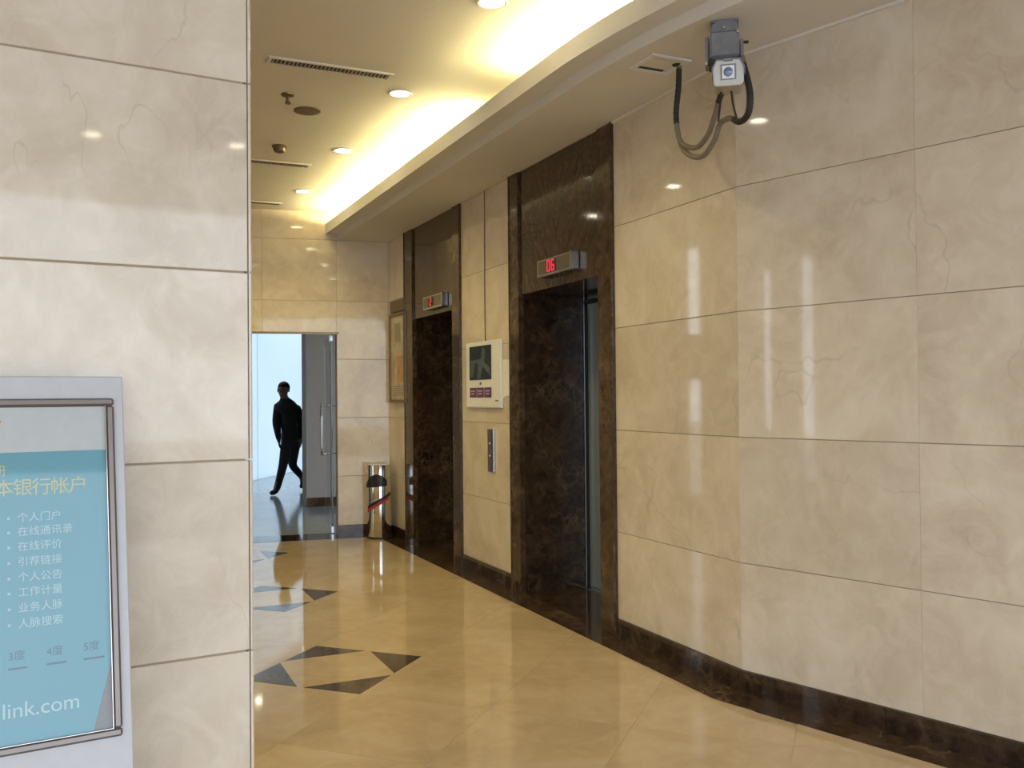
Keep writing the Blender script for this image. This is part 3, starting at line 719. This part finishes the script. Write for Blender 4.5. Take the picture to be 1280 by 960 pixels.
box('hinge_pin', 0.070, 0.095, -0.006, 0.006, -0.093, -0.083, 'black', cc, 0.001)
hs = empty('camera_housing', (0, 0, 0)); hs.parent = cc; hs.location = (0.010, -0.02, -0.238); hs.rotation_euler = (R(9), 0, 0); hs.scale = (0.92, 1, 0.92)
HP = [(-0.050, 0.056), (-0.068, 0.020), (-0.067, -0.045), (-0.056, -0.058), (0.056, -0.058), (0.067, -0.045), (0.068, 0.020), (0.050, 0.056)]
oct_prism('body', [(p[0] * 0.97, p[1] * 0.97) for p in HP], -0.10, 0.14, 'sandmet', hs, 0.004)
bz = oct_prism('bezel', HP, -0.118, -0.10, 'housing', hs, 0.003)
oct_prism('hood', [(-0.054, 0.058), (-0.073, 0.020), (-0.073, -0.012), (-0.069, -0.012), (-0.069, 0.020), (-0.051, 0.054), (0.051, 0.054), (0.069, 0.020), (0.069, -0.012), (0.073, -0.012), (0.073, 0.020), (0.054, 0.058)], -0.125, 0.14, 'greymet', hs)
box('window_frame', -0.034, 0.034, -0.121, -0.118, -0.033, 0.035, 'greymet', hs)
box('front_window', -0.028, 0.026, -0.1235, -0.121, -0.028, 0.028, 'white', hs)
M['lens'] = plain('blue_lens', (0.14, 0.20, 0.36), 0.12, coat=0.6)
lathe('lens', [(0.0, 0.004), (0.012, 0.0035), (0.021, 0.001), (0.021, 0.0)], 'lens', hs, (-0.001, -0.1236, 0.0), (R(90), 0, 0), 24)
box('latch', -0.020, 0.020, -0.127, -0.118, 0.047, 0.060, 'greymet', hs, 0.002)
for a, b_ in (((-0.02, 0.03), (-0.035, 0.06)), ((0.022, 0.03), (0.045, 0.06))):
    tube('tail_wire', [(a[0], a[1], -0.28), (a[0] * 1.3, b_[1], -0.33), (b_[0], b_[1] + 0.02, -0.395)], 0.0045, 'rubber', cc, 8, 4)
tag(cc, 'grey security camera with pale front housing bracketed under the lowered ceiling', 'camera')
c1 = [(2.562, 3.627, 2.966), (2.564, 3.638, 2.863), (2.568, 3.666, 2.737), (2.562, 3.628, 2.609), (2.548, 3.540, 2.552), (2.532, 3.440, 2.528), (2.518, 3.345, 2.562), (2.512, 3.295, 2.62), (2.507, 3.253, 2.683), (2.502, 3.217, 2.717)]
c2 = [(2.5635, 3.633, 2.92), (2.564, 3.638, 2.863), (2.568, 3.666, 2.737), (2.561, 3.62, 2.588), (2.546, 3.517, 2.504), (2.528, 3.395, 2.476), (2.514, 3.299, 2.519), (2.507, 3.248, 2.575), (2.495, 3.166, 2.576), (2.482, 3.082, 2.537), (2.472, 3.015, 2.554), (2.472, 3.005, 2.639), (2.480, 3.050, 2.760), (2.50, 3.09, 2.82)]
cd = empty('cable_conduit', (2.562, 3.627, 2.966)); oc = Vector((2.562, 3.627, 2.966))
for pts, tapes in ((c1, [(2, 24, 0.0138), (78, 86, 0.0135)]), (c2, [(84, 122, 0.014)])):
    P = [Vector(p) - oc for p in pts]
    tube('flexible_pipe', P, 0.0125, 'conduit', cd, 10, 10, 0.03)
    sm = spline(P, 10)
    for a, b_, r in tapes: tube('tape_wrap', sm[a:b_], r, 'rubber', cd, 10, 1, 0.04)
tag(cd, 'taupe flexible conduit hanging in a loop from the ceiling hatch to the camera', 'conduit')

# ------------------------------------------------------------------ poster stand leaning at the near wall
LEAN = R(11); TOP = Vector((0.076, 2.780, 1.465)); HL = 1.465 / math.cos(LEAN)
fwd = Vector((math.sin(NA), -math.cos(NA), 0))               # from the wall toward the room
base = TOP + fwd * (HL * math.sin(LEAN)); base.z = 0.002
ps = empty('poster_stand', base, (-LEAN, 0, NA))             # local x along the wall, local -y to the room, local z up the board
BW, BH = 0.675, HL - 0.012
box('board', -BW, 0.0, 0.0, 0.025, 0.0, BH, 'board', ps, 0.003)
# u = 0 at the board's right edge, v = 0 at its top
fx1, fx0, fz1, fz0 = -0.026, -0.649, BH - 0.064, BH - 0.953
fr = empty('poster_frame', (0, 0, 0)); fr.parent = ps
for nm, a, b_, c, d in (('frame_rail', fx0, fx1, fz1 - 0.021, fz1), ('frame_rail', fx0, fx1, fz0, fz0 + 0.021), ('frame_stile', fx0, fx0 + 0.021, fz0 + 0.021, fz1 - 0.021), ('frame_stile', fx1 - 0.021, fx1, fz0 + 0.021, fz1 - 0.021)):
    box(nm, a, b_, -0.016, 0.0, c, d, 'frame', fr, 0.005)
for nm, a, b_, c, d in (('bright_lip', fx1 - 0.0235, fx1 - 0.0205, fz0 + 0.02, fz1 - 0.02), ('bright_lip', fx0 + 0.02, fx1 - 0.0215, fz0 + 0.0205, fz0 + 0.0232)):
    box(nm, a, b_, -0.019, -0.002, c, d, 'chrome', fr, 0.001)
box('backing_sheet', fx0 + 0.02, fx1 - 0.02, -0.003, 0.0, fz0 + 0.02, fz1 - 0.02, 'backing', ps)
def sheet(name, pts, y0, y1, mat): return oct_prism(name, pts, y0, y1, mat, ps)
ix0, ix1, iz0, iz1 = fx0 + 0.022, fx1 - 0.022, fz0 + 0.022, fz1 - 0.022
tz = BH - 0.205
poster = sheet('poster_sheet', [(ix0, iz0), (-0.094, iz0), (ix1, BH - 0.765), (ix1, tz), (ix0, tz)], -0.0055, -0.0035, 'teal')
sheet('poster_header', [(ix0, tz), (ix1, tz), (ix1, iz1), (ix0, iz1)], -0.0055, -0.0035, 'greyprint')
PT = (R(90), 0, 0)
def ptext(body, u, v, size, mat, align='LEFT', width=1.0):
    text('lettering', body, size, mat, poster, (u, -0.0058, BH + v), PT, align, ext=0.0003, width=width)
for k, ch in enumerate('本银行帐户'): ptext(ch, -0.292 + k * 0.0435, -0.300, 0.047, 'txt_yellow', 'CENTER')
ptext('册', -0.302, -0.254, 0.034, 'txt_yellow', 'CENTER')
for ln, v in (('个人门户', -0.376), ('在线通讯录', -0.412), ('在线评价', -0.450), ('引荐链接', -0.489), ('个人公告', -0.528), ('工作计量', -0.565), ('业务人脉', -0.604), ('人脉搜索', -0.643)):
    ptext(ln, -0.262, v, 0.0258, 'txt_white'); 
    sheet('bullet', [(-0.2845, BH + v - 0.003), (-0.2785, BH + v - 0.003), (-0.2785, BH + v + 0.003), (-0.2845, BH + v + 0.003)], -0.0061, -0.0055, 'txt_white')
for u, s, sm in ((-0.285, '3度', 0.042), (-0.199, '4度', 0.046), (-0.114, '5度', 0.050)):
    ptext(s, u, -0.720, 0.026, 'txt_dark'); sheet('print_line', [(u, BH - 0.752), (u + sm, BH - 0.752), (u + sm, BH - 0.747), (u, BH - 0.747)], -0.0061, -0.0055, 'txt_dark')
ptext('link.com', -0.300, -0.851, 0.052, 'txt_white', width=1.0)
sheet('red_mark', [(-0.31, BH - 0.127), (-0.297, BH - 0.127), (-0.297, BH - 0.120), (-0.31, BH - 0.120)], -0.0061, -0.0055, 'txt_red')
tag(ps, 'pale notice board with framed teal poster leaning near the left marble wall', 'notice board')

# ------------------------------------------------------------------ person walking beyond the door
pe = empty('person', (2.63, 13.55, 0.0), (0, 0, -_y))
tag(pe, 'person in dark jacket and trousers walking past the bright frosted glass', 'person')
def skin_mesh(verts, edges, root, sub=2):
    me = bpy.data.meshes.new('figure'); me.from_pydata([v[:3] for v in verts], edges, [])
    o = bpy.data.objects.new('tmp_figure', me); COL.objects.link(o)
    sk = o.modifiers.new('skin', 'SKIN'); sk.use_smooth_shade = True
    for i, v in enumerate(verts):
        r = v[3]; me.skin_vertices[0].data[i].radius = (r, r) if not isinstance(r, tuple) else r
        me.skin_vertices[0].data[i].use_root = (i == root)
    sb = o.modifiers.new('sub', 'SUBSURF'); sb.levels = sub; sb.render_levels = sub
    dg = bpy.context.evaluated_depsgraph_get(); out = bpy.data.meshes.new_from_object(o.evaluated_get(dg))
    bpy.data.objects.remove(o)
    for p in out.polygons: p.use_smooth = True
    return out
V = []; E_ = []; I_ = {}
def J(n, x, y, z, r, prev=None):
    I_[n] = len(V); V.append((x, y, z, r))
    if prev: E_.append((I_[prev], I_[n]))
J('pelvis', 0.015, 0.0, 0.80, (0.135, 0.105)); J('belly', 0.0, -0.01, 0.95, (0.158, 0.115), 'pelvis'); J('chest', -0.035, -0.02, 1.13, (0.165, 0.12), 'belly')
J('collar', -0.05, -0.02, 1.29, (0.105, 0.08), 'chest'); J('neck', -0.07, -0.035, 1.385, 0.052, 'collar')
J('jaw', -0.082, -0.055, 1.445, 0.064, 'neck'); J('face', -0.085, -0.05, 1.51, (0.078, 0.088), 'jaw'); J('crown', -0.08, -0.035, 1.575, (0.070, 0.08), 'face')
for s, sx, ex, wx, ey, wy, ez, wz in (('r', 0.085, 0.165, 0.165, 0.05, 0.02, 1.03, 0.81), ('l', -0.165, -0.185, -0.135, -0.04, -0.14, 1.02, 0.82)):
    J('sh' + s, sx, -0.01, 1.255, 0.085, 'collar'); J('el' + s, ex, ey, ez, 0.070, 'sh' + s); J('wr' + s, wx, wy, wz, 0.042, 'el' + s)
    d = -1 if s == 'r' else 1
    J('pa' + s, wx + d * 0.008, wy - 0.005, wz - 0.065, (0.024, 0.034), 'wr' + s)
    for f, (fx, fy, L) in enumerate(((0.0, -0.030, 0.070), (0.0, -0.010, 0.080), (0.0, 0.010, 0.075), (0.0, 0.028, 0.06))):
        J('k%d%s' % (f, s), wx + d * 0.012, wy + fy, wz - 0.095, 0.009, 'pa' + s)
        J('f%d%s' % (f, s), wx + d * (0.012 + 0.012), wy + fy, wz - 0.095 - L * 0.55, 0.0085, 'k%d%s' % (f, s))
        J('t%d%s' % (f, s), wx + d * (0.012 + 0.030), wy + fy, wz - 0.095 - L, 0.007, 'f%d%s' % (f, s))
    J('th' + s, wx + d * 0.03, wy - 0.042, wz - 0.062, 0.010, 'pa' + s); J('tt' + s, wx + d * 0.035, wy - 0.055, wz - 0.105, 0.008, 'th' + s)
J('hipf', -0.035, -0.03, 0.74, 0.098, 'pelvis'); J('kneef', -0.065, -0.16, 0.41, 0.068, 'hipf'); J('ankf', -0.140, -0.22, 0.085, 0.052, 'kneef')
J('footf', -0.155, -0.27, 0.045, 0.045, 'ankf'); J('toef', -0.205, -0.34, 0.035, 0.034, 'footf')
J('hipb', 0.06, 0.03, 0.74, 0.098, 'pelvis'); J('kneeb', 0.015, 0.06, 0.40, 0.066, 'hipb'); J('ankb', 0.095, 0.36, 0.20, 0.050, 'kneeb')
J('footb', 0.100, 0.37, 0.12, 0.042, 'ankb'); J('toeb', 0.085, 0.31, 0.04, 0.033, 'footb')
fig = skin_mesh(V, E_, 0)
for mt in ('jacket', 'trousers', 'skin', 'shoe'): fig.materials.append(M[mt])
for p in fig.polygons:
    c = p.center
    k = 0
    if c.z > 1.375: k = 2
    elif c.z < 0.78 and -0.135 < c.x < 0.135: k = 1
    if k == 0 and c.z < 0.80 and not (-0.13 < c.x < 0.13): k = 2
    if c.z < 0.10 and c.y < -0.1: k = 3
    if c.z < 0.17 and c.y > 0.25: k = 3
    p.material_index = k
link('body', fig, None, pe)
def ellip(name, c, r, mat, seg=16, cut=None):
    bm = bmesh.new(); bmesh.ops.create_uvsphere(bm, u_segments=seg, v_segments=seg // 2 + 2, radius=1.0)
    if cut: bmesh.ops.delete(bm, geom=[v for v in bm.verts if cut(v.co)], context='VERTS')
    for v in bm.verts: v.co = Vector((c[0] + v.co.x * r[0], c[1] + v.co.y * r[1], c[2] + v.co.z * r[2]))
    return link(name, mesh_from(bm, name, True), mat, pe)
ellip('hair', (-0.078, -0.030, 1.545), (0.088, 0.098, 0.092), 'hair', 20, lambda v: v.z < -0.35 or (v.y < -0.55 and v.z < 0.35))
for s in (-1, 1):
    ellip('ear', (-0.083 + s * 0.080, -0.035, 1.505), (0.012, 0.020, 0.030), 'skin', 10)
    ellip('eye', (-0.095 + s * 0.030, -0.132, 1.52), (0.013, 0.008, 0.008), 'black', 10)
ellip('nose', (-0.097, -0.140, 1.49), (0.012, 0.018, 0.024), 'skin', 10)
ellip('mouth', (-0.096, -0.124, 1.452), (0.024, 0.008, 0.006), 'txt_red', 10)
oct_prism('jacket_collar', [(-0.13, 1.36), (-0.10, 1.40), (-0.04, 1.40), (-0.01, 1.36), (-0.03, 1.33), (-0.11, 1.33)], -0.095, 0.035, 'jacket', pe, 0.01)
